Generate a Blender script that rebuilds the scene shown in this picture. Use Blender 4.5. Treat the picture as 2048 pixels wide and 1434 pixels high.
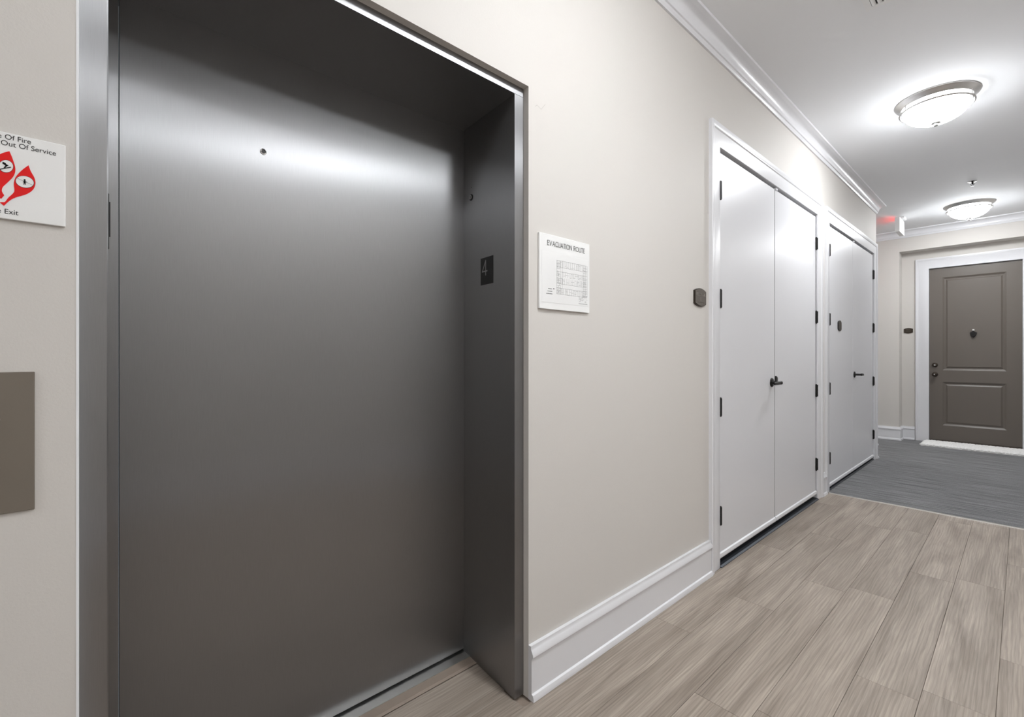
import bpy, math, random
from mathutils import Vector, Matrix
for o in list(bpy.data.objects): bpy.data.objects.remove(o, do_unlink=True)
scene = bpy.context.scene
C = scene.collection
PI = math.pi

# ------------------------------------------------------------------ camera, world, exposure
IMG_W, IMG_H, FPX, HORIZON = 2048, 1434, 922.5, 712.0
YAW = math.radians(47.924); EYE = 1.18
cd = bpy.data.cameras.new('camera'); cam = bpy.data.objects.new('camera', cd); C.objects.link(cam)
cd.sensor_width = 36; cd.lens = FPX / IMG_W * 36; cd.clip_start = 0.02
cd.shift_y = (HORIZON - IMG_H / 2) / IMG_W
cam.location = (0, 0, EYE); cam.rotation_euler = (PI / 2, 0, YAW)
scene.camera = cam
w = bpy.data.worlds.new('world'); scene.world = w; w.use_nodes = True
w.node_tree.nodes['Background'].inputs[0].default_value = (0.8, 0.85, 0.9, 1)
w.node_tree.nodes['Background'].inputs[1].default_value = 0.02
vs = scene.view_settings
vs.view_transform = 'Standard'; vs.look = 'None'; vs.gamma = 1; vs.use_curve_mapping = False
vs.exposure = 2.3
LAMP = 20.0           # emission of the frosted glass bowls

# ------------------------------------------------------------------ materials
def lin(r, g, b):
    f = lambda c: (c / 12.92 if c <= .04045 else ((c + .055) / 1.055) ** 2.4)
    return (f(r / 255), f(g / 255), f(b / 255), 1)
def new_mat(name):
    m = bpy.data.materials.new(name); m.use_nodes = True
    nt = m.node_tree; b = nt.nodes['Principled BSDF']
    return m, nt, b
def add(nt, kind, **kw):
    n = nt.nodes.new(kind)
    for k, v in kw.items(): setattr(n, k, v)
    return n
def plain(name, col, rough=.5, metal=0., bump=0., bscale=200., spec=.5, var=0., vscale=3.):
    m, nt, b = new_mat(name); L = nt.links
    b.inputs['Base Color'].default_value = col; b.inputs['Roughness'].default_value = rough
    b.inputs['Metallic'].default_value = metal; b.inputs['Specular IOR Level'].default_value = spec
    tc = add(nt, 'ShaderNodeTexCoord')
    if bump:
        n = add(nt, 'ShaderNodeTexNoise'); n.inputs['Scale'].default_value = bscale; n.inputs['Detail'].default_value = 3
        L.new(tc.outputs['Object'], n.inputs['Vector'])
        bp = add(nt, 'ShaderNodeBump'); bp.inputs['Strength'].default_value = bump; bp.inputs['Distance'].default_value = .002
        L.new(n.outputs['Fac'], bp.inputs['Height']); L.new(bp.outputs['Normal'], b.inputs['Normal'])
    if var:
        n = add(nt, 'ShaderNodeTexNoise'); n.inputs['Scale'].default_value = vscale; n.inputs['Detail'].default_value = 4
        L.new(tc.outputs['Object'], n.inputs['Vector'])
        mx = add(nt, 'ShaderNodeMix', data_type='RGBA')
        mx.inputs[6].default_value = tuple(c * (1 - var) for c in col[:3]) + (1,)
        mx.inputs[7].default_value = tuple(min(1, c * (1 + var)) for c in col[:3]) + (1,)
        L.new(n.outputs['Fac'], mx.inputs[0]); L.new(mx.outputs[2], b.inputs['Base Color'])
    return m
def emit(name, col, s):
    m, nt, b = new_mat(name)
    b.inputs['Base Color'].default_value = col; b.inputs['Emission Color'].default_value = col
    b.inputs['Emission Strength'].default_value = s; b.inputs['Roughness'].default_value = .4
    return m
def steel(name, col, rough=.33, aniso=.9, streak=.10, wide=.44, share=.35):
    m, nt, b = new_mat(name); L = nt.links
    b.inputs['Metallic'].default_value = 1; b.inputs['Roughness'].default_value = rough
    b.inputs['Anisotropic'].default_value = aniso
    tg = add(nt, 'ShaderNodeTangent', direction_type='UV_MAP'); tg.uv_map = 'uv'
    L.new(tg.outputs[0], b.inputs['Tangent'])
    uv = add(nt, 'ShaderNodeUVMap'); uv.uv_map = 'uv'
    mp = add(nt, 'ShaderNodeMapping'); mp.inputs['Scale'].default_value = (900, 22, 1)
    L.new(uv.outputs[0], mp.inputs[0])
    n = add(nt, 'ShaderNodeTexNoise'); n.inputs['Scale'].default_value = 1; n.inputs['Detail'].default_value = 2
    L.new(mp.outputs[0], n.inputs['Vector'])
    mx = add(nt, 'ShaderNodeMix', data_type='RGBA')
    mx.inputs[6].default_value = tuple(c * (1 - streak) for c in col[:3]) + (1,)
    mx.inputs[7].default_value = tuple(min(1, c * (1 + streak)) for c in col[:3]) + (1,)
    L.new(n.outputs['Fac'], mx.inputs[0]); L.new(mx.outputs[2], b.inputs['Base Color'])
    # second, wider lobe of the brushed finish
    b2 = add(nt, 'ShaderNodeBsdfPrincipled'); b2.inputs['Metallic'].default_value = 1
    b2.inputs['Roughness'].default_value = wide; b2.inputs['Anisotropic'].default_value = .5
    L.new(tg.outputs[0], b2.inputs['Tangent']); L.new(mx.outputs[2], b2.inputs['Base Color'])
    ms = add(nt, 'ShaderNodeMixShader'); ms.inputs[0].default_value = share
    L.new(b.outputs[0], ms.inputs[1]); L.new(b2.outputs[0], ms.inputs[2])
    L.new(ms.outputs[0], nt.nodes['Material Output'].inputs['Surface'])
    return m
def wood(name):
    m, nt, b = new_mat(name); L = nt.links
    oi = add(nt, 'ShaderNodeObjectInfo'); tc = add(nt, 'ShaderNodeTexCoord')
    mul = add(nt, 'ShaderNodeVectorMath', operation='SCALE'); mul.inputs[0].default_value = (37, 91, 13)
    L.new(oi.outputs['Random'], mul.inputs['Scale'])
    ad = add(nt, 'ShaderNodeVectorMath', operation='ADD')
    L.new(tc.outputs['Object'], ad.inputs[0]); L.new(mul.outputs[0], ad.inputs[1])
    def noise(sc, detail, rough, dist=0.):
        mp = add(nt, 'ShaderNodeMapping'); mp.inputs['Scale'].default_value = sc; L.new(ad.outputs[0], mp.inputs[0])
        n = add(nt, 'ShaderNodeTexNoise'); n.inputs['Scale'].default_value = 1
        n.inputs['Detail'].default_value = detail; n.inputs['Roughness'].default_value = rough; n.inputs['Distortion'].default_value = dist
        L.new(mp.outputs[0], n.inputs['Vector']); return n
    broad = noise((9, .9, 1), 4, .55, 1.2)
    grain = noise((130, 2.6, 1), 5, .62, .5)
    fine = noise((420, 5, 1), 2, .5)
    mpw = add(nt, 'ShaderNodeMapping'); mpw.inputs['Scale'].default_value = (1, .09, 1); L.new(ad.outputs[0], mpw.inputs[0])
    wv = add(nt, 'ShaderNodeTexWave', wave_type='BANDS', bands_direction='X')
    wv.inputs['Scale'].default_value = 26; wv.inputs['Distortion'].default_value = 9; wv.inputs['Detail'].default_value = 3
    wv.inputs['Detail Scale'].default_value = 1.2
    L.new(mpw.outputs[0], wv.inputs['Vector'])
    r1 = add(nt, 'ShaderNodeValToRGB')
    r1.color_ramp.elements[0].position = .30; r1.color_ramp.elements[0].color = lin(140, 128, 117)
    r1.color_ramp.elements[1].position = .72; r1.color_ramp.elements[1].color = lin(178, 166, 154)
    L.new(broad.outputs['Fac'], r1.inputs[0])
    def mulmix(fac_src, c0, c1, base, p0=.3, p1=.7):
        r = add(nt, 'ShaderNodeValToRGB')
        r.color_ramp.elements[0].position = p0; r.color_ramp.elements[0].color = (c0, c0, c0, 1)
        r.color_ramp.elements[1].position = p1; r.color_ramp.elements[1].color = (c1, c1, c1, 1)
        L.new(fac_src, r.inputs[0])
        mx = add(nt, 'ShaderNodeMix', data_type='RGBA', blend_type='MULTIPLY'); mx.inputs[0].default_value = 1
        L.new(base, mx.inputs[6]); L.new(r.outputs[0], mx.inputs[7]); return mx.outputs[2]
    c = mulmix(grain.outputs['Fac'], .82, 1.05, r1.outputs[0], .34, .62)
    c = mulmix(fine.outputs['Fac'], .86, 1.06, c)
    c = mulmix(wv.outputs['Fac'], .90, 1.05, c, .1, .6)
    rnd = add(nt, 'ShaderNodeMapRange'); rnd.inputs['To Min'].default_value = .95; rnd.inputs['To Max'].default_value = 1.05
    L.new(oi.outputs['Random'], rnd.inputs[0])
    mx = add(nt, 'ShaderNodeMix', data_type='RGBA', blend_type='MULTIPLY'); mx.inputs[0].default_value = 1
    L.new(c, mx.inputs[6]); L.new(rnd.outputs[0], mx.inputs[7])
    L.new(mx.outputs[2], b.inputs['Base Color'])
    b.inputs['Roughness'].default_value = .48; b.inputs['Specular IOR Level'].default_value = .35
    bp = add(nt, 'ShaderNodeBump'); bp.inputs['Strength'].default_value = .25; bp.inputs['Distance'].default_value = .0006
    L.new(grain.outputs['Fac'], bp.inputs['Height']); L.new(bp.outputs['Normal'], b.inputs['Normal'])
    return m
def carpet_mat(name):
    m, nt, b = new_mat(name); L = nt.links
    tc = add(nt, 'ShaderNodeTexCoord')
    def noise(sc, detail, rough=.6):
        mp = add(nt, 'ShaderNodeMapping'); mp.inputs['Scale'].default_value = sc; L.new(tc.outputs['Object'], mp.inputs[0])
        n = add(nt, 'ShaderNodeTexNoise'); n.inputs['Scale'].default_value = 1
        n.inputs['Detail'].default_value = detail; n.inputs['Roughness'].default_value = rough
        L.new(mp.outputs[0], n.inputs['Vector']); return n
    st = noise((2.2, 42, 1), 5, .7); fz = noise((140, 260, 1), 2)
    r = add(nt, 'ShaderNodeValToRGB')
    r.color_ramp.elements[0].position = .3; r.color_ramp.elements[0].color = lin(90, 90, 91)
    r.color_ramp.elements[1].position = .7; r.color_ramp.elements[1].color = lin(158, 158, 159)
    L.new(st.outputs['Fac'], r.inputs[0])
    r2 = add(nt, 'ShaderNodeValToRGB')
    r2.color_ramp.elements[0].position = .3; r2.color_ramp.elements[0].color = (.6, .6, .6, 1)
    r2.color_ramp.elements[1].position = .7; r2.color_ramp.elements[1].color = (1.2, 1.2, 1.2, 1)
    L.new(fz.outputs['Fac'], r2.inputs[0])
    mx = add(nt, 'ShaderNodeMix', data_type='RGBA', blend_type='MULTIPLY'); mx.inputs[0].default_value = 1
    L.new(r.outputs[0], mx.inputs[6]); L.new(r2.outputs[0], mx.inputs[7]); L.new(mx.outputs[2], b.inputs['Base Color'])
    b.inputs['Roughness'].default_value = .95; b.inputs['Specular IOR Level'].default_value = .1
    bp = add(nt, 'ShaderNodeBump'); bp.inputs['Strength'].default_value = .6; bp.inputs['Distance'].default_value = .003
    L.new(fz.outputs['Fac'], bp.inputs['Height']); L.new(bp.outputs['Normal'], b.inputs['Normal'])
    return m

M = {}
M['wall'] = plain('beige_wall_paint', lin(208, 204, 199), .62, bump=.12, bscale=260, spec=.35)
M['ceil'] = plain('ceiling_paint', lin(238, 239, 241), .8, bump=.1, bscale=180, spec=.2)
M['trim'] = plain('white_semigloss_trim', lin(224, 224, 227), .30, spec=.5)
M['closet'] = plain('white_door_paint', lin(219, 219, 222), .36, bump=.02, bscale=60, spec=.5)
M['wood'] = wood('greige_plank')
M['carpet'] = carpet_mat('grey_striated_carpet')
M['steel'] = steel('brushed_stainless_steel', (.325, .325, .33, 1), .33, 1.0, .06)
M['sill'] = plain('aluminium_sill', (.62, .62, .60, 1), .35, 1.)
M['reducer'] = plain('wood_tone_reducer', lin(150, 136, 124), .5, var=.1, vscale=20)
M['black'] = plain('matte_black', lin(22, 22, 23), .5)
M['blackmetal'] = plain('oil_rubbed_black_metal', lin(38, 37, 37), .34, .6)
M['bronze'] = plain('dark_bronze', lin(70, 62, 55), .34, .8)
M['thresh'] = plain('dark_metal_threshold', lin(62, 66, 72), .38, .7)
M['plaque'] = plain('bronze_plaque', lin(97, 90, 82), .4, .35)
M['plaqueletter'] = plain('plaque_letter', lin(168, 162, 152), .4, .2)
M['sign'] = plain('white_sign_acrylic', lin(236, 236, 235), .25)
M['paper'] = plain('printed_sheet', lin(231, 231, 230), .4)
M['ink'] = plain('black_ink', lin(30, 30, 32), .5)
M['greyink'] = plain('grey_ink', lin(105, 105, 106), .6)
M['red'] = plain('red_print', lin(226, 10, 14), .35)
M['callplate'] = plain('bronze_tone_brushed_plate', lin(132, 124, 114), .42, .55)
M['nickel'] = plain('brushed_nickel', (.58, .57, .56, 1), .3, 1.)
M['chrome'] = plain('bright_metal', (.75, .75, .75, 1), .15, 1.)
M['bowl'] = emit('lit_frosted_glass', (.95, .975, 1, 1), LAMP)
def dim_rim(m):            # frosted glass is dimmer at the rim than under the bulbs
    nt = m.node_tree; L = nt.links; tc = add(nt, 'ShaderNodeTexCoord'); sx = add(nt, 'ShaderNodeSeparateXYZ')
    L.new(tc.outputs['Object'], sx.inputs[0]); mr = add(nt, 'ShaderNodeMapRange')
    mr.inputs['From Min'].default_value = -.055; mr.inputs['From Max'].default_value = -.135
    mr.inputs['To Min'].default_value = LAMP * .14; mr.inputs['To Max'].default_value = LAMP
    L.new(sx.outputs['Z'], mr.inputs[0]); L.new(mr.outputs[0], nt.nodes['Principled BSDF'].inputs['Emission Strength'])
dim_rim(M['bowl'])
M['exitred'] = emit('lit_red_letters', (1, .04, .03, 1), 1.3)
M['exitbody'] = plain('white_plastic', lin(238, 238, 238), .4)
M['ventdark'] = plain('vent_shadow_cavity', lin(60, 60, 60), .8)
M['aptdoor'] = plain('taupe_door_paint', lin(104, 97, 90), .38, bump=.03, bscale=120, spec=.45)
M['matwhite'] = plain('white_cotton_rope', lin(238, 237, 235), .9, bump=.5, bscale=300, spec=.1)
M['numplate'] = plain('black_number_plate', lin(16, 16, 17), .4)
M['numeral'] = plain('grey_numeral', lin(150, 150, 150), .45)
M['caulk'] = plain('white_caulk', lin(236, 237, 240), .5)
M['strip'] = plain('pale_metal_strip', (.66, .63, .59, 1), .28, .8)

# ------------------------------------------------------------------ mesh builder
class MB:
    def __init__(s): s.v = []; s.f = []; s.smooth = False
    def quad(s, *pts):
        i = len(s.v); s.v += [tuple(p) for p in pts]; s.f.append(tuple(range(i, i + len(pts)))); return s
    def box(s, a, b, ch=0.):
        x0, y0, z0 = (min(p, q) for p, q in zip(a, b)); x1, y1, z1 = (max(p, q) for p, q in zip(a, b))
        if ch <= 0:
            i = len(s.v)
            s.v += [(x0, y0, z0), (x1, y0, z0), (x1, y1, z0), (x0, y1, z0), (x0, y0, z1), (x1, y0, z1), (x1, y1, z1), (x0, y1, z1)]
            for q in ((0, 3, 2, 1), (4, 5, 6, 7), (0, 1, 5, 4), (1, 2, 6, 5), (2, 3, 7, 6), (3, 0, 4, 7)): s.f.append(tuple(i + k for k in q))
            return s
        # chamfered box: 24 vertices
        i = len(s.v); idx = {}
        for sx in (0, 1):
            for sy in (0, 1):
                for sz in (0, 1):
                    X = (x0, x1)[sx]; Y = (y0, y1)[sy]; Z = (z0, z1)[sz]
                    dx = ch * (1 - 2 * sx); dy = ch * (1 - 2 * sy); dz = ch * (1 - 2 * sz)
                    for ax, p in enumerate(((X, Y + dy, Z + dz), (X + dx, Y, Z + dz), (X + dx, Y + dy, Z))):
                        idx[(sx, sy, sz, ax)] = len(s.v); s.v.append(p)
        g = lambda a, b, c, ax: idx[(a, b, c, ax)]
        F = []
        for k in (0, 1):
            F.append([g(k, 0, 0, 0), g(k, 1, 0, 0), g(k, 1, 1, 0), g(k, 0, 1, 0)])
            F.append([g(0, k, 0, 1), g(0, k, 1, 1), g(1, k, 1, 1), g(1, k, 0, 1)])
            F.append([g(0, 0, k, 2), g(1, 0, k, 2), g(1, 1, k, 2), g(0, 1, k, 2)])
            for l in (0, 1):
                F.append([g(k, l, 0, 0), g(k, l, 1, 0), g(k, l, 1, 1), g(k, l, 0, 1)])
                F.append([g(k, 0, l, 0), g(k, 1, l, 0), g(k, 1, l, 2), g(k, 0, l, 2)])
                F.append([g(0, k, l, 1), g(1, k, l, 1), g(1, k, l, 2), g(0, k, l, 2)])
                for q in (0, 1): F.append([g(k, l, q, 0), g(k, l, q, 1), g(k, l, q, 2)])
        cen = Vector(((x0 + x1) / 2, (y0 + y1) / 2, (z0 + z1) / 2))
        for f in F:
            P = [Vector(s.v[k]) for k in f]; n = (P[1] - P[0]).cross(P[2] - P[0])
            if n.dot(sum(P, Vector()) / len(P) - cen) < 0: f.reverse()
            s.f.append(tuple(f))
        return s
    def lathe(s, prof, n=48, o=(0, 0, 0), axis='Z', caps=True):
        # prof: (r, h) ; axis Z, X or Y
        i0 = len(s.v)
        for r, h in prof:
            for k in range(n):
                a = 2 * PI * k / n; c, q = r * math.cos(a), r * math.sin(a)
                p = {'Z': (c, q, h), 'X': (h, c, q), 'Y': (q, h, c)}[axis]
                s.v.append((o[0] + p[0], o[1] + p[1], o[2] + p[2]))
        for j in range(len(prof) - 1):
            for k in range(n):
                a = i0 + j * n + k; b = i0 + j * n + (k + 1) % n
                s.f.append((a, b, b + n, a + n))
        if caps:
            s.f.append(tuple(i0 + k for k in range(n))[::-1])
            e = i0 + (len(prof) - 1) * n; s.f.append(tuple(e + k for k in range(n)))
        return s
    def tube(s, path, rad, n=10):
        i0 = len(s.v); P = [Vector(p) for p in path]
        rr = rad if isinstance(rad, (list, tuple)) else [rad] * len(P)
        up = Vector((0, 0, 1))
        for j, p in enumerate(P):
            t = (P[min(j + 1, len(P) - 1)] - P[max(j - 1, 0)]).normalized()
            a = t.cross(up)
            if a.length < 1e-4: a = t.cross(Vector((1, 0, 0)))
            a.normalize(); b = a.cross(t)
            r = rr[j]; ra, rb = (r if isinstance(r, tuple) else (r, r))
            for k in range(n):
                q = 2 * PI * k / n; s.v.append(tuple(p + a * ra * math.cos(q) + b * rb * math.sin(q)))
        for j in range(len(P) - 1):
            for k in range(n):
                a = i0 + j * n + k; b = i0 + j * n + (k + 1) % n; s.f.append((a, b, b + n, a + n))
        s.f.append(tuple(i0 + k for k in range(n))[::-1]); e = i0 + (len(P) - 1) * n; s.f.append(tuple(e + k for k in range(n)))
        return s
    def sweep(s, path, prof, fn, side=1, caps=True):
        """path: 2D polyline; prof: (offset, height); offset goes to the right (side=1) of travel; fn(u, v, h) -> xyz"""
        n = len(path); i0 = len(s.v); m = len(prof); D = []
        for k in range(n - 1):
            dx, dy = path[k + 1][0] - path[k][0], path[k + 1][1] - path[k][1]; l = math.hypot(dx, dy)
            D.append((dy / l * side, -dx / l * side))
        for k in range(n):
            if k == 0: nx, ny = D[0]
            elif k == n - 1: nx, ny = D[-1]
            else:
                ax, ay = D[k - 1]; bx, by = D[k]; q = 1 + ax * bx + ay * by
                nx, ny = (ax + bx) / q, (ay + by) / q
            for o, h in prof: s.v.append(fn(path[k][0] + nx * o, path[k][1] + ny * o, h))
        for k in range(n - 1):
            for j in range(m):
                a = i0 + k * m + j; b = i0 + k * m + (j + 1) % m
                s.f.append((a, b, b + m, a + m))
        if caps:
            s.f.append(tuple(i0 + j for j in range(m))[::-1]); e = i0 + (n - 1) * m; s.f.append(tuple(e + j for j in range(m)))
        return s
    def prism(s, outline, fn, d0, d1):
        """outline 2D, fn(u, v, d) -> xyz"""
        i = len(s.v); n = len(outline)
        s.v += [fn(u, v, d0) for u, v in outline] + [fn(u, v, d1) for u, v in outline]
        s.f.append(tuple(range(i, i + n))[::-1]); s.f.append(tuple(range(i + n, i + 2 * n)))
        for k in range(n): s.f.append((i + k, i + (k + 1) % n, i + n + (k + 1) % n, i + n + k))
        return s
    def ribbon(s, pts, wd, fn, d):
        """flat stroke in a plane"""
        for (a, b) in zip(pts[:-1], pts[1:]):
            dx, dy = b[0] - a[0], b[1] - a[1]; l = math.hypot(dx, dy)
            if l < 1e-9: continue
            ex, ey = dx / l * wd * .5, dy / l * wd * .5; px, py = -ey, ex
            s.quad(*[fn(u, v, d) for u, v in ((a[0] - ex - px, a[1] - ey - py), (b[0] + ex - px, b[1] + ey - py), (b[0] + ex + px, b[1] + ey + py), (a[0] - ex + px, a[1] - ey + py))])
        return s

def link_mesh(name, mb, mat, parent=None, smooth=None, uv=False, fix=True):
    me = bpy.data.meshes.new(name); me.from_pydata(mb.v, [], mb.f); me.update()
    if fix:
        import bmesh
        bm = bmesh.new(); bm.from_mesh(me); bmesh.ops.recalc_face_normals(bm, faces=bm.faces); bm.to_mesh(me); bm.free()
    if uv:
        ul = me.uv_layers.new(name='uv')
        for p in me.polygons:
            n = p.normal
            for li in p.loop_indices:
                co = me.vertices[me.loops[li].vertex_index].co
                if abs(n.z) > .7: ul.data[li].uv = (co.y, co.x)
                elif abs(n.x) > abs(n.y): ul.data[li].uv = (co.y, co.z)
                else: ul.data[li].uv = (co.x, co.z)
    if isinstance(mat, str): mat = M[mat]
    me.materials.append(mat)
    if smooth:
        me.polygons.foreach_set('use_smooth', [True] * len(me.polygons))
        try: me.set_sharp_from_angle(angle=math.radians(smooth))
        except Exception: pass
    o = bpy.data.objects.new(name, me); C.objects.link(o)
    if parent:
        o.parent = parent; o.matrix_parent_inverse = Matrix.Translation(-Vector(parent.location)) if parent.get('_abs', 1) else Matrix()
    return o
def tag(o, label, cat, group=None, kind=None):
    o['label'] = label; o['category'] = cat
    if group: o['group'] = group
    if kind: o['kind'] = kind
    return o
def thing(name, loc, label, cat, group=None, kind=None):
    o = bpy.data.objects.new(name, None); o.empty_display_size = .05; C.objects.link(o); o.location = loc
    return tag(o, label, cat, group, kind)
def struct(name, mb, mat, label, cat, **kw):
    return tag(link_mesh(name, mb, mat, **kw), label, cat, kind='structure')

# ------------------------------------------------------------------ measured layout (metres)
XW = -1.14                     # face of the wall with the lift and the cupboards
XD = -1.495                    # lift door face
XF = -1.165                    # lift frame face
OL, OR, OT = -.026, 1.106, 2.108   # wall opening for the lift
JL, JR, JRB, JT = .018, 1.064, 1.095, 2.078
ZC = 2.92                      # ceiling
YC = 6.71                      # corner where the cross corridor opens
YE = 8.35; YR = 8.56; XRL, XRR, ZH = -1.16, .30, 2.635   # end wall, recess
XR = .55; XO = 1.5; YB = -3.0; YN = 4.69; XCOR = -5.0
CL1, CL2 = (2.585, 4.41, 3.475), (4.755, 6.57, 5.645)     # cupboard openings: left, right, meeting line
ZCL = 2.345                    # cupboard head height
WT = .42                       # wall thickness

# ------------------------------------------------------------------ floor, carpet, ceiling
mb = MB().box((XW - .42, YB - .1, -.08), (XO + .1, YN, -.007))
floor = struct('floor', mb, 'reducer', 'greige wood-look plank floor of the lift lobby', 'floor')
random.seed(4)
PW, PL, T = .178, 1.22, .007
def plank(x0, x1, y0, y1):
    g = .0005
    xc, yc = (x0 + x1) / 2, (y0 + y1) / 2
    b = MB(); hx, hy = (x1 - x0) / 2 - g, (y1 - y0) / 2 - g; c = .0008
    b.v = [(-hx, -hy, -T), (hx, -hy, -T), (hx, hy, -T), (-hx, hy, -T), (-hx, -hy, -c), (hx, -hy, -c), (hx, hy, -c), (-hx, hy, -c),
           (-hx + c, -hy + c, 0), (hx - c, -hy + c, 0), (hx - c, hy - c, 0), (-hx + c, hy - c, 0)]
    b.f = [(8, 9, 10, 11)] + [(k, (k + 1) % 4, (k + 1) % 4 + 4, k + 4) for k in range(4)] + [(k + 4, (k + 1) % 4 + 4, (k + 1) % 4 + 8, k + 8) for k in range(4)]
    o = link_mesh('plank', b, 'wood', floor, fix=False); o.location = (xc, yc, 0)
    return o
# lift recess rows, then lobby rows
plank(-1.404, -1.226, JL, .62); plank(-1.404, -1.226, .62, JRB - .008)
plank(-1.226, -1.128, JL, .30); plank(-1.226, -1.128, .30, JR + .004)
x = -1.128; r = 0
while x < XO - .01:
    x1 = min(x + PW, XO); y = YB - (r * .43 + .17 * ((r * 7) % 5)) % PL
    while y < YN - .012:
        y0, y1 = max(y, YB), min(y + PL, YN - .012)
        if y1 - y0 > .03: plank(x, x1, y0, y1)
        y += PL
    x = x1; r += 1
carpet = struct('floor_carpet', MB().box((XCOR, YN, -.08), (XR + .1, YR + .06, 0)), 'carpet', 'charcoal grey striated carpet of the cross corridor', 'carpet')
mb = MB().sweep([(XW + .02, YN), (XR, YN)], [(-.013, 0), (-.010, .004), (.010, .004), (.013, 0)], lambda u, v, h: (u, v, h))
struct('trim_transition', mb, 'strip', 'pale metal transition strip between the plank floor and the carpet', 'transition strip')
struct('ceiling', MB().box((XCOR - .2, YB - .2, ZC), (XO + .2, YR + .3, ZC + .12)), 'ceil', 'smooth flat white ceiling', 'ceiling')

# ------------------------------------------------------------------ walls
mb = MB(); X0 = XW - WT
mb.box((X0, YB, 0), (XW, OL, ZC)); mb.box((X0, OL, OT), (XW, OR, ZC)); mb.box((X0, OR, 0), (XW, CL1[0] - .02, ZC))
mb.box((X0, CL1[0] - .02, ZCL + .02), (XW, CL1[1] + .02, ZC)); mb.box((X0, CL1[1] + .02, 0), (XW, CL2[0] - .02, ZC))
mb.box((X0, CL2[0] - .02, ZCL + .02), (XW, CL2[1] + .02, ZC)); mb.box((X0, CL2[1] + .02, 0), (XW, YC, ZC))
mb.box((XCOR, YC - .15, 0), (X0, YC, ZC))
struct('wall_left', mb, 'wall', 'beige painted wall holding the lift and the cupboards', 'wall')
mb = MB().box((XCOR, YE, 0), (XRL, YR + .15, ZC)).box((XRL, YE, ZH), (XRR, YR + .15, ZC)).box((XRR, YE, 0), (XR + .15, YR + .15, ZC))
mb.box((XRL, YR, 0), (-.895, YR + .15, ZH)).box((-.895, YR, 2.41), (.025, YR + .15, ZH)).box((.025, YR, 0), (XRR, YR + .15, ZH))
struct('wall_end', mb, 'wall', 'beige end wall with a shallow recess around the apartment door', 'wall')
mb = MB().box((XR, YN - .03, 0), (XR + .15, YE, ZC)).box((XR + .15, YN - .03, 0), (XO + .15, YN + .12, ZC)).box((XO, YB, 0), (XO + .15, YN - .03, ZC))
struct('wall_right', mb, 'wall', 'beige wall across the lobby from the lift', 'wall')
struct('wall_back', MB().box((X0, YB - .15, 0), (XO + .15, YB, ZC)), 'wall', 'beige wall closing the lobby', 'wall')
struct('wall_corridor', MB().box((XCOR - .15, YC - .15, 0), (XCOR, YR + .15, ZC)), 'wall', 'beige wall at the far end of the cross corridor', 'wall')

# ------------------------------------------------------------------ crown mouldings and baseboards
def crown_prof():
    H, P = .098, .082; p = [(0, 0), (0, -H), (.010, -H), (.012, -H + .010), (.016, -H + .014), (.016, -H + .022), (.022, -H + .026)]
    for k in range(7):                      # cove
        a = k / 6 * PI / 2
        p.append((.022 + (P - .012 - .022) * (1 - math.cos(a)), -H + .028 + (H - .028 - .016) * math.sin(a)))
    p += [(P - .010, -.015), (P - .002, -.013), (P, -.006), (P, 0)]
    return p
CP = crown_prof(); fnc = lambda u, v, h: (u, v, ZC + h)
def crown(name, path, label): return struct(name, MB().sweep(path, CP, fnc), 'trim', label, 'crown moulding', smooth=50)
crown('trim_crown_left', [(XW, YB), (XW, YC), (XCOR, YC)], 'white crown moulding above the lift and cupboards, turning the corner')
crown('trim_crown_end', [(XCOR, YE), (XR, YE)], 'white crown moulding above the apartment door recess')
crown('trim_crown_right', [(XR, YE), (XR, YN - .03), (XO, YN - .03), (XO, YB), (XW, YB)], 'white crown moulding across the lobby from the lift')
BH = .186
BP = [(0, 0), (.026, 0), (.026, .010), (.022, .021), (.016, .025), (.016, BH - .044), (.019, BH - .040), (.023, BH - .036), (.023, BH - .028), (.015, BH - .014), (.013, BH - .010), (.013, BH), (0, BH)]
fnb = lambda u, v, h: (u, v, h)
def base(name, path, label): return struct(name, MB().sweep(path, BP, fnb), 'trim', label, 'baseboard', smooth=35)
base('baseboard_left', [(XW, OR - .001), (XW, CL1[0] - .122)], 'tall white baseboard between the lift and the cupboards')
base('baseboard_lift', [(XW, YB), (XW, OL + .001)], 'white baseboard on the call panel side of the lift')
base('baseboard_gap', [(XW, CL1[1] + .122), (XW, CL2[0] - .122)], 'short stub of white baseboard between the two cupboard casings')
base('baseboard_corner', [(XW, CL2[1] + .122), (XW, YC), (XCOR, YC)], 'white baseboard wrapping the corner into the cross corridor')
base('baseboard_end', [(XCOR, YE), (XRL, YE), (XRL, YR), (-1.018, YR)], 'white baseboard stepping into the apartment door recess')
base('baseboard_right', [(.148, YR), (XRR, YR), (XRR, YE), (XR, YE), (XR, YN - .03), (XO, YN - .03), (XO, YB), (XW, YB)], 'white baseboard around the far side of the lobby')

# ------------------------------------------------------------------ the lift
lift = thing('door_1', (XD, (JL + JR) / 2, 0), 'brushed stainless steel lift door in its deep steel frame', 'lift door', kind='structure')
mb = MB()
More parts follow.
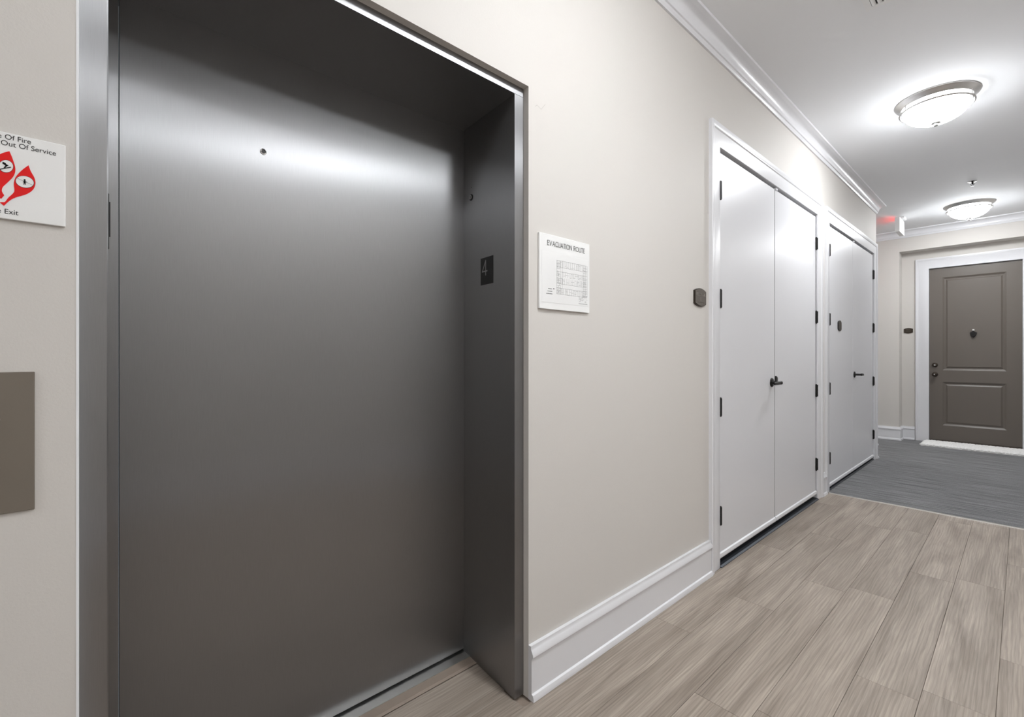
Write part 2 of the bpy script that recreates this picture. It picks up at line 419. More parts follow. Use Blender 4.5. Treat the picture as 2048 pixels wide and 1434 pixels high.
# left jamb: face + return
mb.box((XF - .05, OL + .001, 0), (XF, JL, JT + .034), .0022); mb.box((XD - .06, JL - .03, 0), (XF - .05, JL, JT))
link_mesh('jamb', mb, 'steel', lift, uv=True)
mb = MB(); fz = lambda u, v, d: (u, v, d)
mb.prism([(XF, JR), (XD - .06, JRB), (XD - .06, JRB + .03), (XF - .03, OR - .001), (XF, OR - .001)], fz, 0.004, JT)
link_mesh('jamb', mb, 'steel', lift, uv=True)
mb = MB().box((XF - .012, JL, JT), (XF + .001, OR - .003, JT + .034)).box((XD - .06, JL - .03, JT), (XF - .012, OR - .003, JT + .028))
link_mesh('head', mb, 'steel', lift, uv=True)
mb = MB().box((XD - .035, .044, .014), (XD, JRB + .001, JT + .02))
panel = link_mesh('panel', mb, 'steel', lift, uv=True)
mb = MB().box((XD - .035, JL + .0, .012), (XD + .003, .0415, JT + .02)); link_mesh('strike_column', mb, 'steel', lift, uv=True)
mb = MB().lathe([(.0085, 0), (.0085, .0022), (.0062, .0028), (.0058, .0005)], 24, (XD, .366, 1.780), 'X'); kr = link_mesh('keyhole_ring', mb, 'chrome', panel, smooth=40)
mb = MB().lathe([(.0056, 0), (.0056, .0008)], 24, (XD, .366, 1.780), 'X'); link_mesh('keyhole', mb, 'black', panel)
mb = MB().box((XD - .02, .0, 0), (XD + .047, 1.0955, .006)).box((XD + .044, 0.0, .006), (XD + .047, 1.0955, .008)); link_mesh('sill', mb, 'sill', lift)
mb = MB().sweep([(XD + .047, JL), (XD + .047, JRB - .003)], [(0, 0), (0, .006), (.034, .005), (.043, .001), (.043, 0)], fnb); link_mesh('floor_reducer', mb, 'reducer', lift)
mb = MB().box((XD + .0005, .0205, 1.44), (XD + .008, .0245, 1.575), .001).box((XD + .0035, .0245, 1.47), (XD + .006, .0268, 1.555)); link_mesh('rubber_bumper', mb, 'black', lift)
# white caulk bead along the wall opening
mb = MB().box((XF - .004, OL - .0, .19), (XW + .0006, OL + .0035, OT)); link_mesh('caulk_bead', mb, 'caulk', lift)

# plates on the right jamb: local frame along the splayed jamb
JD = Vector((XD - XF, JRB - JR)); JD.normalize(); JN = Vector((JD.y, -JD.x))
if JN.y > 0: JN = -JN
def jmap(u, v, d):          # u: metres behind the frame face, v: height, d: proud
    return (XF + JD.x * u + JN.x * d, JR + JD.y * u + JN.y * d, v)
ks = thing('key_switch_plate', jmap(.27, 1.725, 0), 'small steel key switch plate on the lift jamb above the number', 'key switch')
uo = lambda X: (X - XF) / JD.x
a, b_ = uo(-1.472), uo(-1.404)
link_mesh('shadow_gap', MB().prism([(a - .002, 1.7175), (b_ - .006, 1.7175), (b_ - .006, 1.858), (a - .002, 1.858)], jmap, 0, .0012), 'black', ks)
link_mesh('plate', MB().prism([(a, 1.7225), (b_, 1.7225), (b_, 1.86), (a, 1.86)], jmap, .0012, .003), 'steel', ks, uv=True)
def ring(uc, vc, r, n=20): return [(uc + r * math.cos(2 * PI * k / n), vc + r * math.sin(2 * PI * k / n)) for k in range(n)]
um = (a + b_) / 2
link_mesh('lock_ring', MB().prism(ring(um, 1.797, .0125), jmap, .003, .006), 'black', ks)
link_mesh('lock_cylinder', MB().prism(ring(um, 1.797, .0085), jmap, .006, .009), 'chrome', ks)
link_mesh('key_slot', MB().prism([(um - .001, 1.792), (um + .001, 1.792), (um + .001, 1.802), (um - .001, 1.802)], jmap, .009, .0094), 'black', ks)
link_mesh('indicator', MB().prism(ring(um, 1.836, .0022, 12), jmap, .003, .004), 'black', ks)
a, b_ = uo(-1.389), uo(-1.291)
np_ = thing('floor_number_plate', jmap((a + b_) / 2, 1.445, 0), 'square black plate with the number 4 on the lift jamb', 'number plate')
link_mesh('plate', MB().prism([(a, 1.446), (b_, 1.446), (b_, 1.547), (a, 1.547)], jmap, 0, .003), 'numplate', np_)
# ---- stroke letters
def arc(cx, cy, rx, ry, a0, a1, n=14): return [(cx + rx * math.cos(math.radians(a0 + (a1 - a0) * k / n)), cy + ry * math.sin(math.radians(a0 + (a1 - a0) * k / n))) for k in range(n + 1)]
GL = {'E': (.42, [[(.42, 0), (0, 0), (0, 1), (.42, 1)], [(0, .52), (.38, .52)]]), 'V': (.62, [[(0, 1), (.31, 0), (.62, 1)]]),
      'A': (.66, [[(0, 0), (.33, 1), (.66, 0)], [(.12, .34), (.54, .34)]]), 'C': (.58, [arc(.40, .5, .40, .5, 58, 302, 20)]),
      'U': (.54, [[(0, 1), (0, .3)] + arc(.27, .28, .27, .28, 180, 360) + [(.54, 1)]]), 'T': (.46, [[(0, 1), (.46, 1)], [(.23, 1), (.23, 0)]]),
      'I': (.02, [[(0, 0), (0, 1)]]), 'O': (.80, [arc(.40, .5, .40, .5, 0, 360, 26)]), 'N': (.6, [[(0, 0), (0, 1), (.6, 0), (.6, 1)]]),
      'R': (.46, [[(0, 0), (0, 1), (.2, 1)] + arc(.2, .74, .24, .26, 90, -90, 10) + [(0, .48)], [(.18, .48), (.46, 0)]]),
      'L': (.4, [[(0, 1), (0, 0), (.4, 0)]]), '1': (.12, [[(0, .86), (.12, 1), (.12, 0)]]), '4': (.42, [[(.30, 0), (.30, 1), (0, .26), (.42, .26)]]),
      'X': (.6, [[(0, 0), (.6, 1)], [(0, 1), (.6, 0)]]), ' ': (.26, [])}
def lettering(text, u0, v0, hgt, wd, fn, d, gap=.13, width=None, sx=1.):
    tot = sum(GL[c][0] for c in text) + gap * (len(text) - 1)
    k = (width / (tot * hgt)) if width else sx
    b = MB(); u = u0
    for c in text:
        gw, st = GL[c]
        for s in st: b.ribbon([(u + p[0] * hgt * k, v0 + p[1] * hgt) for p in s], wd, fn, d)
        u += (gw + gap) * hgt * k
    return b
nb = MB()
for s in GL['4'][1]: nb.ribbon([(b_ + (a - b_) * (.72 - p[0] * .78), 1.482 + p[1] * .053) for p in s], .0045, jmap, .0034)
link_mesh('numeral', nb, 'numeral', np_, fix=False)

# ------------------------------------------------------------------ signs on the beige wall
wmap = lambda u, v, d: (XW + d, u, v)
ev = thing('evacuation_sign', (XW, 1.28, 1.348), 'white sign reading EVACUATION ROUTE with a floor plan', 'sign')
Y0, Y1, Z0, Z1 = 1.150, 1.428, 1.347, 1.614
link_mesh('backing_panel', MB().box((XW, Y0, Z0), (XW + .009, Y1, Z1), .001), 'sign', ev)
link_mesh('insert_sheet', MB().box((XW + .009, Y0 + .012, Z0 + .024), (XW + .0096, Y1 - .012, Z1 - .062)), 'paper', ev)
link_mesh('title', lettering('EVACUATION ROUTE', Y0 + .040, 1.575, .0165, .0018, wmap, .0099, .19, width=.207), 'ink', ev, fix=False)
random.seed(11)
pm = MB(); U0, U1, V0, V1 = Y0 + .088, Y0 + .268, 1.405, 1.527
def L2(p, wd=.0005): pm.ribbon(p, wd, wmap, .0100)
for vv in (V0, V0 + .022, V0 + .038, V1 - .04, V1 - .024, V1): L2([(U0, vv), (U1 - .006, vv)])
for uu in (U0, U0 + .02, U0 + .03, U1 - .03, U1 - .018, U1 - .006): L2([(uu, V0), (uu, V1)])
for (va, vb) in ((V0, V0 + .022), (V1 - .024, V1), (V0 + .038, V0 + .06), (V1 - .058, V1 - .04)):
    uu = U0 + .004
    while uu < U1 - .012:
        L2([(uu, va), (uu, vb)]); vm = random.uniform(va, vb)
        if random.random() < .75: L2([(uu, vm), (uu + random.uniform(.004, .011), vm)])
        uu += random.uniform(.004, .013)
vv = V0 + .004
while vv < V1 - .004:
    L2([(U0, vv), (U0 + .02, vv)]); L2([(U1 - .03, vv), (U1 - .006, vv)])
    L2([(U0 + random.uniform(.002, .014), vv), (U0 + random.uniform(.002, .014), vv + .006)]); vv += random.uniform(.005, .012)
for k in range(26):
    uu = random.uniform(U1 - .06, U1 - .008); vq = random.uniform(V0 - .024, V0); L2([(uu, vq), (uu + random.choice((0, .008)), vq + random.choice((0, .008)))], .0007)
L2([(U1 - .056, V0 - .026), (U1 - .006, V0 - .026)], .0014)
link_mesh('floor_plan', pm, 'greyink', ev, fix=False)
lg = MB()
for k, (uu, vq, ln) in enumerate(((Y0 + .044, 1.420, .021), (Y0 + .040, 1.411, .026), (Y0 + .034, 1.402, .032))):
    for q in range(int(ln / .0032)): lg.ribbon([(uu + q * .0032, vq), (uu + q * .0032 + random.uniform(.0012, .0024), vq + random.uniform(0, .0008))], .0016, wmap, .0100)
lg.ribbon([(Y0 + .071, 1.4215), (Y0 + .074, 1.4215)], .003, wmap, .0100)
link_mesh('legend', lg, 'ink', ev, fix=False)

# fire sign beside the lift
def px_wall(px, py, proud=.006):
    aa = (px - IMG_W / 2) / FPX; s_, c_ = math.sin(YAW), math.cos(YAW)
    dx, dy, dz = -s_ + c_ * aa, c_ + s_ * aa, (HORIZON - py) / FPX
    t = (XW + proud) / dx
    return (t * dy, EYE + t * dz)
fs = thing('fire_safety_sign', (XW, -.15, 1.408), 'white sign with red flame drops warning lifts are out of service in fire', 'sign')
FY0, FY1, FZ0, FZ1 = -.262, -.0395, 1.4085, 1.5525
link_mesh('panel', MB().box((XW, FY0, FZ0), (XW + .005, FY1, FZ1), .0008), 'sign', fs)
def text_mesh(name, body, right_px, base_px, size, parent, mat, stretch=1.0, thick=0.):
    cu = bpy.data.curves.new(name, 'FONT'); cu.body = body; cu.size = size; cu.align_x = 'RIGHT'; cu.offset = thick
    to = bpy.data.objects.new(name + '_curve', cu); C.objects.link(to)
    bpy.context.view_layer.update()
    me = bpy.data.meshes.new_from_object(to.evaluated_get(bpy.context.evaluated_depsgraph_get()))
    bpy.data.objects.remove(to)
    u, v = px_wall(right_px, base_px)
    for q in me.vertices: q.co = Vector((XW + .0054, u + q.co.x * stretch, v + q.co.y))
    me.materials.clear(); me.materials.append(M[mat]); me.name = name
    o = bpy.data.objects.new(name, me); C.objects.link(o); o.parent = parent; o.matrix_parent_inverse = Matrix.Translation(-Vector(parent.location))
    return o
text_mesh('lettering', 'In Case Of Fire', 62.5, 288.5, .0118, fs, 'ink', .90)
text_mesh('lettering', 'Elevators Are Out Of Service', 112.5, 311.5, .0118, fs, 'ink', .90)
text_mesh('lettering', 'Use Exit', 36.8, 430.5, .0118, fs, 'ink', .90)
zc_ = lambda pts: [px_wall(p[0] / 4.78, 220 + p[1] / 4.78) for p in pts]
def smooth_loop(pts, sharp, n=5):
    out = []; N = len(pts)
    for i in range(N):
        p0, p1, p2, p3 = pts[(i - 1) % N], pts[i], pts[(i + 1) % N], pts[(i + 2) % N]
        if i in sharp: p0 = p1
        if (i + 1) % N in sharp: p3 = p2
        for k in range(n):
            t = k / n
            out.append(tuple(.5 * (2 * p1[j] + (-p0[j] + p2[j]) * t + (2 * p0[j] - 5 * p1[j] + 4 * p2[j] - p3[j]) * t * t + (-p0[j] + 3 * p1[j] - 3 * p2[j] + p3[j]) * t ** 3) for j in (0, 1)))
    return out
def tri_fill(name, loop, d, parent, mat):
    b = MB().prism(smooth_loop(*loop) if isinstance(loop, tuple) else loop, wmap, d - .0003, d); return link_mesh(name, b, mat, parent)
drop_r = zc_([(272, 527), (296, 588), (330, 650), (338, 710), (312, 765), (250, 805), (150, 835), (92, 866), (38, 916), (-6, 880), (22, 880), (48, 876), (78, 838), (125, 795), (138, 765), (132, 705), (150, 640), (205, 578)])
tri_fill('flame_drop', (drop_r, {0, 8, 9}), .0056, fs, 'red')
drop_m = zc_([(90, 393), (120, 465), (147, 560), (130, 630), (75, 690), (28, 735), (18, 775), (40, 815), (14, 846), (-14, 836), (-34, 770), (-48, 700), (-72, 620), (-74, 540), (-40, 450), (20, 412)])
tri_fill('flame_drop', (drop_m, {0, 7, 8}), .0056, fs, 'red')
tri_fill('flame_drop', ([(-.236 - p[0], p[1]) for p in drop_r], {0, 8, 9}), .00555, fs, 'red')
def ell(cx, cy, rx, ry, rot, n=28):
    r = math.radians(rot); return zc_([(cx + rx * math.cos(t) * math.cos(r) - ry * math.sin(t) * math.sin(r), cy + rx * math.cos(t) * math.sin(r) + ry * math.sin(t) * math.cos(r)) for t in (2 * PI * k / n for k in range(n))])
for cx, cy, rx, ry in ((237, 687, 87, 54), (58, 538, 68, 58)):
    tri_fill('pictogram_disc', ell(cx, cy, rx * 1.05, ry * 1.06, 12), .0059, fs, 'ink'); tri_fill('pictogram_disc', ell(cx, cy, rx, ry, 12), .0062, fs, 'sign')
pg = MB()
def PGL(pts, wd): pg.ribbon(zc_(pts), wd, wmap, .0065)
PGL([(160, 650), (310, 718)], .0004); PGL([(236, 668), (236, 690)], .0022); PGL([(222, 688), (252, 688)], .0010); PGL([(233, 690), (228, 712)], .0010); PGL([(240, 690), (242, 712)], .0010)
PGL([(5, 566), (100, 548)], .0014); PGL([(40, 515), (62, 532)], .0024); PGL([(62, 532), (44, 552)], .0018); PGL([(36, 508), (44, 512)], .0030); PGL([(60, 522), (76, 530)], .0012)
link_mesh('pictogram', pg, 'ink', fs, fix=False)

cp = thing('call_button_panel', (XW, -.14, .917), 'bronze-toned brushed lift call panel beside the steel frame', 'call panel')
link_mesh('plate', MB().box((XW, -.195, .917), (XW + .004, -.0775, 1.153), .001), 'callplate', cp)
for zz in (1.075, .995):
    bt = link_mesh('button', MB().lathe([(.019, 0), (.019, .004), (.016, .006)], 28, (XW + .004, -.136, zz), 'X'), 'chrome', cp, smooth=40)

def plaque_outline(uc, vc, w_, h_, bow, vertical=True, n=8):
    out = []
    if vertical:
        for k in range(n + 1): t = -1 + 2 * k / n; out.append((uc + t * w_ / 2, vc - h_ / 2 + bow * t * t))
        for k in range(n + 1): t = 1 - 2 * k / n; out.append((uc + t * w_ / 2, vc + h_ / 2 - bow * t * t))
    return out
ep = thing('electrical_room_plaque', (XW, 2.352, 1.44), 'small bronze plaque reading ELECTRICAL 1 on the beige wall', 'plaque')
link_mesh('backing', MB().prism(plaque_outline(2.354, 1.487, .128, .096, .014), wmap, 0, .007), 'bronze', ep)
link_mesh('face', MB().prism(plaque_outline(2.354, 1.487, .118, .088, .013), wmap, .007, .010), 'plaque', ep)
link_mesh('lettering', lettering('ELECTRICAL', 2.306, 1.496, .0125, .0022, wmap, .0106, .16, width=.096), 'plaqueletter', ep, fix=False)
link_mesh('lettering', lettering('1', 2.350, 1.470, .016, .0024, wmap, .0106), 'plaqueletter', ep, fix=False)
bd = MB()
for k in range(9): bd.prism(ring(2.322 + k * .008, 1.460, .0013, 8), wmap, .010, .0108)
link_mesh('braille', bd, 'bronze', ep)

# ------------------------------------------------------------------ cupboards
CASP = [(0, 0), (0, .008), (.004, .010), (.082, .013), (.088, .018), (.094, .018), (.099, .0215), (.118, .0215), (.120, .019), (.120, 0)]
def casing(name, yl, yr, zt, label, xin):
    t = thing(name, (XW, (yl + yr) / 2, 0), label, 'door casing', kind='structure')
    mb = MB().sweep([(yl, 0), (yl, zt), (yr, zt), (yr, 0)], CASP, lambda u, v, h: (XW + h, u, v), side=-1)
    link_mesh('casing', mb, 'trim', t, smooth=35)
    mb = MB().sweep([(yl, 0), (yl, zt), (yr, zt), (yr, 0)], [(.019, -xin), (.019, 0), (.003, 0), (.003, -.062), (-.010, -.062), (-.010, -xin)], lambda u, v, h: (XW + h, u, v), side=-1)
    link_mesh('jamb', mb, 'trim', t)
    return t
def hinge(parent, y, z, edge):
    DX = globals()['DX'] + (.0105 if edge < 0 else 0)
    b = MB().lathe([(.0068, -.048), (.0068, -.0165), (.0062, -.016), (.0068, -.0155), (.0068, .0155), (.0062, .016), (.0068, .0165), (.0068, .048)], 14, (DX + .0055, y, z))
    b.lathe([(.0045, .048), (.0058, .051), (.003, .054)], 12, (DX + .0055, y, z)); b.lathe([(.003, -.054), (.0058, -.051), (.0045, -.048)], 12, (DX + .0055, y, z))
    s = edge
    b.box((DX - .006, y + s * .0045, z - .048), (DX + .017 if s > 0 else DX + .006, y + s * .0062, z + .048)); b.box((DX - .02, y - s * .001, z - .048), (DX + .004, y + s * .001, z + .048))
    return link_mesh('hinge', b, 'blackmetal', parent, smooth=40)
DX = XW - .006            # face of the cupboard doors
def leaf(name, ya, yb, zb, zt, label, hinge_side):
    t = thing(name, (DX, (ya + yb) / 2, 0), label, 'door', kind='structure')
    link_mesh('leaf', MB().box((DX - .044, ya, zb), (DX, yb, zt), .0015), 'closet', t)
    link_mesh('door_sweep', MB().sweep([(DX, ya), (DX, yb)], [(-.002, zb - .004), (.009, zb - .004), (.011, zb + .004), (.008, zb + .020), (0, zb + .024), (-.002, zb + .024)], fnb), 'trim', t)
    yh = ya - .001 if hinge_side < 0 else yb + .001
    for z in (2.105, 1.50, .895, .288): hinge(t, yh, z, hinge_side)
    return t
def lever(parent, y, z, d):
    h = link_mesh('lever_handle', MB().lathe([(.031, 0), (.031, .004), (.027, .009), (.012, .011), (.0105, .014)], 32, (DX, y, z), 'X').tube(
        [(DX + .010, y, z), (DX + .045, y, z), (DX + .056, y + d * .004, z), (DX + .061, y + d * .014, z)], [.0105, .0100, .0105, .011], 14).tube(
        [(DX + .060, y - d * .008, z), (DX + .0605, y + d * .03, z + .001), (DX + .0595, y + d * .07, z - .001), (DX + .056, y + d * .112, z - .003)],
        [(.0075, .0125), (.0075, .0125), (.0068, .0115), (.005, .0095)], 14), 'blackmetal', parent, smooth=50)
    return h
ZT = ZCL - .016
casing('trim_casing_1', CL1[0], CL1[1], ZCL, 'white moulded casing around the electrical cupboard doors', .2)
l1 = leaf('door_2', CL1[0] + .006, CL1[2] - .007, .048, ZT, 'flat white cupboard door with black lever, beside the ELECTRICAL plaque', -1)
l2 = leaf('door_3', CL1[2] + .003, CL1[1] - .006, .048, ZT, 'flat white cupboard door with four black hinges meeting the lever door', 1)
link_mesh('gap_shade_strip', MB().box((DX - .040, CL1[2] - .001, .05), (DX - .0015, CL1[2] + .0028, ZT - .003)), 'greyink', l2)  # dark grey strip standing in for the shade between the two leaves
lever(l1, CL1[2] - .062, 1.0, -1)
link_mesh('latch_plate', MB().prism([(CL1[2] + .003, .985), (CL1[2] + .022, .990), (CL1[2] + .034, 1.005), (CL1[2] + .036, 1.022), (CL1[2] + .028, 1.036), (CL1[2] + .003, 1.042)], lambda u, v, d: (DX + d, u, v), 0, .008), 'blackmetal', l2)
casing('trim_casing_2', CL2[0], CL2[1], ZCL, 'white moulded casing around the cupboard doors by the wall corner', .2)
l3 = leaf('door_4', CL2[0] + .006, CL2[2] - .002, .035, ZT, 'flat white cupboard door with a small oval plaque', -1)
l4 = leaf('door_5', CL2[2] + .002, CL2[1] - .006, .035, ZT, 'flat white cupboard door with black lever, at the wall corner', 1)
lever(l4, CL2[2] + .062, .992, 1)
for t_, cl, ln in ((l2, CL1, .05), (l4, CL2, .05)):
    link_mesh('top_catch', MB().box((DX - .01, cl[2] + .004, ZT - .004), (DX + .008, cl[2] + .034, ZT + .010), .001), 'trim', t_)
dmap = lambda u, v, d: (DX + d, u, v)
op = thing('door_plaque', (DX, 5.14, 1.41), 'small dark oval plaque on the white cupboard door', 'plaque')
pout = [(5.14 + .060 * math.cos(t), (1.461 + .022 if math.sin(t) >= 0 else 1.461 - .022) + .028 * math.sin(t)) for t in (2 * PI * (k + .5) / 32 for k in range(32))]
link_mesh('backing', MB().prism(pout, dmap, 0, .006), 'blackmetal', op)
link_mesh('face', MB().prism([(5.14 + (u - 5.14) * .84, 1.461 + (v - 1.461) * .90) for u, v in pout], dmap, .006, .008), 'bronze', op)
for i_, (cl, wd, lab) in enumerate(((CL1, .075, 'dark metal threshold under the electrical cupboard doors'), (CL2, .030, 'dark metal threshold under the cupboard doors at the carpet'))):
    x1 = XW + (.018 if i_ == 0 else .008)
    mb = MB().sweep([(x1 - .16, cl[0] - .002), (x1 - .16, cl[1] + .002)], [(0, 0.0005), (0, .012), (.135, .012), (.150, .010), (.160, .004), (.160, .0005)], fnb)
    tag(link_mesh('door_threshold', mb, 'thresh'), lab, 'threshold')

# ------------------------------------------------------------------ apartment door
XA, XB, ZA = -.870, -.002, 2.385
CAS2 = [(0, 0), (0, .010), (.004, .013), (.105, .016), (.112, .021), (.118, .021), (.122, .025), (.140, .025), (.142, .022), (.142, 0)]
ct = thing('trim_casing_3', (XA, YR, 0), 'wide white casing around the taupe apartment door', 'door casing', kind='structure')
link_mesh('casing', MB().sweep([(XA, 0), (XA, ZA), (XB, ZA), (XB, 0)], CAS2, lambda u, v, h: (u, YR - h, v), side=-1), 'trim', ct, smooth=35)
link_mesh('jamb', MB().sweep([(XA, 0), (XA, ZA), (XB, ZA), (XB, 0)], [(.020, -.12), (.020, 0), (.003, 0), (.003, -.12)], lambda u, v, h: (u, YR - h, v), side=-1), 'trim', ct)
YD = YR + .022
ad = thing('door_6', ((XA + XB) / 2, YD, 0), 'taupe two-panel apartment door with a dark knocker', 'door', kind='structure')
x0, x1, zb, zt = XA + .002, XB - .002, .032, ZA - .004
P1 = (-.735, -.138, .985, 2.252); P2 = (-.735, -.138, .235, .828)
mb = MB().box((x0, YD, zb), (P1[0], YD + .044, zt)).box((P1[1], YD, zb), (x1, YD + .044, zt))
for z0, z1 in ((zb, P2[2]), (P2[3], P1[2]), (P1[3], zt)): mb.box((P1[0], YD, z0), (P1[1], YD + .044, z1))
link_mesh('stile_and_rail_frame', mb, 'aptdoor', ad)
for (pa, pb, pc, pd) in (P1, P2):
    mb = MB()
    L_ = [(0, 0), (.020, .014), (.030, .015), (.036, .013), (.050, .004), (.054, .004)]
    rects = [[(pa + o, YD + d, pc + o), (pb - o, YD + d, pc + o), (pb - o, YD + d, pd - o), (pa + o, YD + d, pd - o)] for o, d in L_]
    for q0, q1 in zip(rects[:-1], rects[1:]):
        for k in range(4): mb.quad(q0[k], q0[(k + 1) % 4], q1[(k + 1) % 4], q1[k])
    mb.quad(*rects[-1]); mb.quad(*[(p[0], YD + .03, p[2]) for p in rects[0]])
    link_mesh('panel', mb, 'aptdoor', ad, fix=False)
dm = lambda u, v, d: (u, YD - d, v)
kn = link_mesh('knocker', MB().prism([(-.437 + q[0], 1.482 + q[1]) for q in ((0, -.062), (.012, -.048), (.030, -.012), (.032, .006), (.022, .016), (.010, .020), (.009, .034), (-.009, .034), (-.010, .020), (-.022, .016), (-.032, .006), (-.030, -.012), (-.012, -.048))], dm, -.006, .012)
               .tube([(-.462, YD - .014, 1.486), (-.455, YD - .022, 1.452), (-.437, YD - .026, 1.434), (-.419, YD - .022, 1.452), (-.412, YD - .014, 1.486)], .006, 10), 'blackmetal', ad, smooth=40)
link_mesh('peephole', MB().lathe([(.012, -.004), (.012, .004), (.008, .006)], 20, (-.437, YD - .008, 1.522), 'Y'), 'chrome', kn)
db = link_mesh('deadbolt', MB().lathe([(.022, -.024), (.027, -.020), (.031, -.004), (.031, .002)], 28, (-.812, YD, 1.056), 'Y'), 'bronze', ad, smooth=40)
link_mesh('key_cylinder', MB().lathe([(.009, -.004), (.009, .0)], 18, (-.812, YD - .024, 1.056), 'Y'), 'chrome', db)
kb = link_mesh('door_knob', MB().lathe([(.020, -.066), (.027, -.060), (.029, -.050), (.024, -.040), (.012, -.034), (.011, -.010), (.029, -.008), (.032, 0)], 28, (-.812, YD, .928), 'Y'), 'bronze', ad, smooth=45)
link_mesh('key_cylinder', MB().lathe([(.007, -.002), (.007, .0)], 18, (-.812, YD - .066, .928), 'Y'), 'chrome', kb)
tag(link_mesh('door_threshold', MB().box((XA + .004, YR - .02, 0.0005), (XB - .004, YD + .05, .030), .004), 'bronze'), 'dark bronze threshold under the apartment door', 'threshold')
ap = thing('apartment_number_plaque', (-1.09, YR, 1.50), 'small dark bronze plaque on the wall beside the apartment door', 'plaque')
emap = lambda u, v, d: (u, YR - d, v)
link_mesh('backing', MB().prism(plaque_outline(-1.088, 1.538, .098, .076, .012), emap, 0, .007), 'bronze', ap)
pl = MB()
for v_, n_ in ((1.553, 4), (1.530, 5)):
    for k in range(n_): pl.ribbon([(-1.114 + k * .011, v_), (-1.108 + k * .011, v_ + .006)], .0045, emap, .0076)
link_mesh('raised_marks', pl, 'plaque', ap, fix=False)

# ------------------------------------------------------------------ white braided mat
mt = thing('door_mat', (-.43, 8.27, 0), 'chunky white braided mat in front of the apartment door', 'mat')
random.seed(7)
link_mesh('base_cloth', MB().box((-.905, 8.075, .0005), (.060, 8.515, .008)), 'matwhite', mt)
for r_ in range(8):
    b = MB(); yc = 8.095 + r_ * .0565; xx = -.905 + (.012 if r_ % 2 else 0)
    k = 0
    while xx < .05:
        sgn = 1 if k % 2 else -1
        ln = .062; j = random.uniform(-.004, .004)
        p0 = Vector((xx - .012, yc - sgn * .016 + j, .012)); p1 = Vector((xx + ln * .5, yc + j, .024 + random.uniform(-.002, .002))); p2 = Vector((xx + ln, yc + sgn * .018 + j, .012))
        pts = [(p0 * (1 - t) ** 2 + p1 * 2 * t * (1 - t) + p2 * t * t) for t in (0, .2, .5, .8, 1)]
        b.tube(pts, [.007, .0135, .0155, .0135, .007], 8); xx += .031; k += 1
    link_mesh('braid', b, 'matwhite', mt, smooth=60)

# ------------------------------------------------------------------ ceiling lights
def make_light(loc, label):
    t = thing('ceiling_light', loc, label, 'ceiling light', 'flush ceiling lights with glass bowls')
    t['_abs'] = 0
    link_mesh('pan', MB().lathe([(.218, 0), (.218, -.006), (.208, -.016), (.190, -.026), (.186, -.034), (.150, -.036)], 64), 'nickel', t, smooth=35)
    link_mesh('metal_ring', MB().lathe([(.186, -.057), (.192, -.059), (.195, -.063), (.192, -.068), (.186, -.069), (.183, -.063)], 72, caps=False), 'nickel', t, smooth=60)
    for k in range(3):
        q = math.radians(100 + 120 * k); r = .187
        link_mesh('ring_clip', MB().tube([(r * math.cos(q), r * math.sin(q), -.030), (r * math.cos(q), r * math.sin(q), -.063)], .0035, 8), 'nickel', t)
    prof = [(.176, -.037)] + [(.176 * math.cos(a) ** .9 if a < 1.5 else .012, -.047 - .112 * math.sin(a)) for a in [i * (PI / 2) / 14 for i in range(15)]]
    link_mesh('glass_bowl', MB().lathe(prof, 64), 'bowl', t, smooth=60)
    link_mesh('finial', MB().lathe([(.027, -.154), (.025, -.162), (.011, -.165), (.010, -.172), (.012, -.176), (.010, -.181), (.003, -.183)], 28), 'nickel', t, smooth=40)
    t['_abs'] = 0
    return t
def copy_tree(o, loc, label):
    c = o.copy(); C.objects.link(c); c.location = loc; c['label'] = label
    for ch in list(o.children):
        d = ch.copy(); C.objects.link(d); d.parent = c; d.matrix_parent_inverse = Matrix()
    return c
L1 = make_light((-.395, 4.23, ZC), 'flush glass bowl ceiling light over the plank floor by the cupboards')
copy_tree(L1, (-.415, 7.44, ZC), 'flush glass bowl ceiling light in front of the apartment door')
copy_tree(L1, (1.05, 1.35, ZC), 'flush glass bowl ceiling light over the lobby across from the lift')
copy_tree(L1, (-.10, 1.20, ZC), 'unseen flush glass bowl ceiling light added right in front of the lift')  # out of view, added to brighten the wall near the lift
copy_tree(L1, (-.40, -2.19, ZC), 'flush glass bowl ceiling light at the back of the lobby')
copy_tree(L1, (-3.6, 7.53, ZC), 'unseen flush glass bowl ceiling light added down the cross corridor')  # out of view, added to light the left part of the end wall

# ------------------------------------------------------------------ sprinkler, vent, exit sign
sp = thing('fire_sprinkler', (-.336, 6.48, ZC), 'small pendant sprinkler on the ceiling between the bowl lights', 'sprinkler')
sp['_abs'] = 0
link_mesh('escutcheon', MB().lathe([(.036, 0), (.036, -.003), (.026, -.008), (.014, -.009)], 28), 'chrome', sp, smooth=40)
link_mesh('body', MB().lathe([(.009, -.008), (.009, -.020), (.006, -.022), (.006, -.034)], 16), 'blackmetal', sp)
for s in (-1, 1): link_mesh('yoke_arm', MB().tube([(s * .006, 0, -.018), (s * .013, 0, -.030), (s * .003, 0, -.046)], .0022, 8), 'blackmetal', sp)
link_mesh('deflector', MB().lathe([(.004, -.044), (.014, -.047), (.014, -.049)], 20), 'blackmetal', sp)

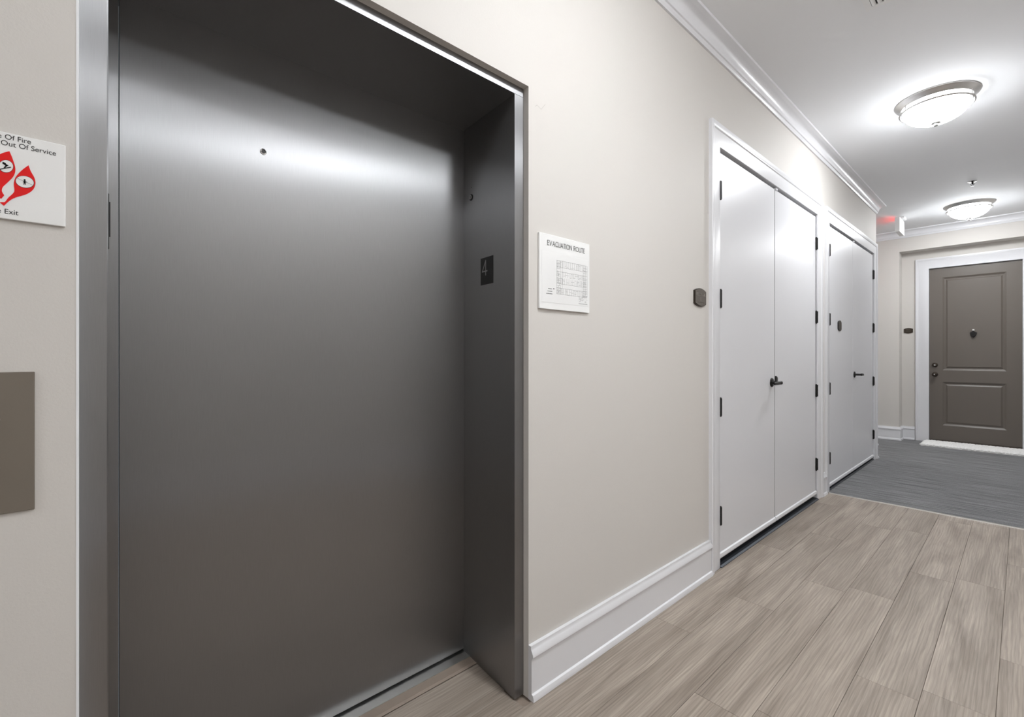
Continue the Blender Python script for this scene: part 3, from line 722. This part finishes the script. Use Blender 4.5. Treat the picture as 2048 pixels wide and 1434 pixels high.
VX0, VX1, VY0, VY1 = -.528, -.223, 2.58, 2.885
vt = thing('ceiling_vent', ((VX0 + VX1) / 2, (VY0 + VY1) / 2, ZC), 'square white louvred air vent in the ceiling', 'vent')
fr = .026
mb = MB()
for a_, b2 in (((VX0, VY0), (VX1, VY0 + fr)), ((VX0, VY1 - fr), (VX1, VY1)), ((VX0, VY0 + fr), (VX0 + fr, VY1 - fr)), ((VX1 - fr, VY0 + fr), (VX1, VY1 - fr))):
    mb.box((a_[0], a_[1], ZC - .007), (b2[0], b2[1], ZC))
link_mesh('frame', mb, 'exitbody', vt)
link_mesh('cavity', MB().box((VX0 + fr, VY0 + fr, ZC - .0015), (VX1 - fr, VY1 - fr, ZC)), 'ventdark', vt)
n_ = 11
for k in range(n_):
    xx = VX0 + fr + .010 + k * (VX1 - VX0 - 2 * fr - .02) / (n_ - 1)
    b = MB(); s_ = 1 if k < n_ / 2 else -1
    b.prism([(xx - .008 * s_, ZC - .0075), (xx - .007 * s_, ZC - .0085), (xx + .008 * s_, ZC - .0022), (xx + .007 * s_, ZC - .0015)], lambda u, v, d: (u, d, v), VY0 + fr, VY1 - fr)
    link_mesh('louvre', b, 'exitbody', vt)

ex = thing('exit_sign', (-1.037, 7.50, ZC), 'white exit sign box hanging from the ceiling at the corridor corner', 'exit sign')
EX0, EX1, EY0, EY1, EZ0, EZ1 = -1.062, -1.014, 7.34, 7.66, 2.715, 2.893
link_mesh('housing', MB().box((EX0, EY0, EZ0), (EX1, EY1, EZ1), .003), 'exitbody', ex)
link_mesh('canopy', MB().box((-1.045, 7.46, EZ1), (-.985, 7.60, ZC), .004), 'exitbody', ex)
link_mesh('lettering', lettering('EXIT', EY0 + .045, EZ0 + .035, .115, .016, lambda u, v, d: (EX0 - d, EY0 + EY1 - u, v), .0012, .22, width=.23), 'exitred', ex, fix=False)

# ------------------------------------------------------------------ pencil mark on the wall above the evacuation sign
pk = MB(); 
for a_, b2 in (((1070, 213), (1074, 210)), ((1074, 210), (1082, 219)), ((1082, 219), (1090, 209))):
    pk.ribbon([px_wall(*a_, .0), px_wall(*b2, .0)], .0012, wmap, .0006)
pm_ = link_mesh('pencil_mark', pk, plain('faint_pencil', lin(178, 174, 168), .8), fix=False)
tag(pm_, 'faint pencil tick on the beige wall beside the lift frame', 'mark')
for o in bpy.data.objects:
    if '_abs' in o: del o['_abs']
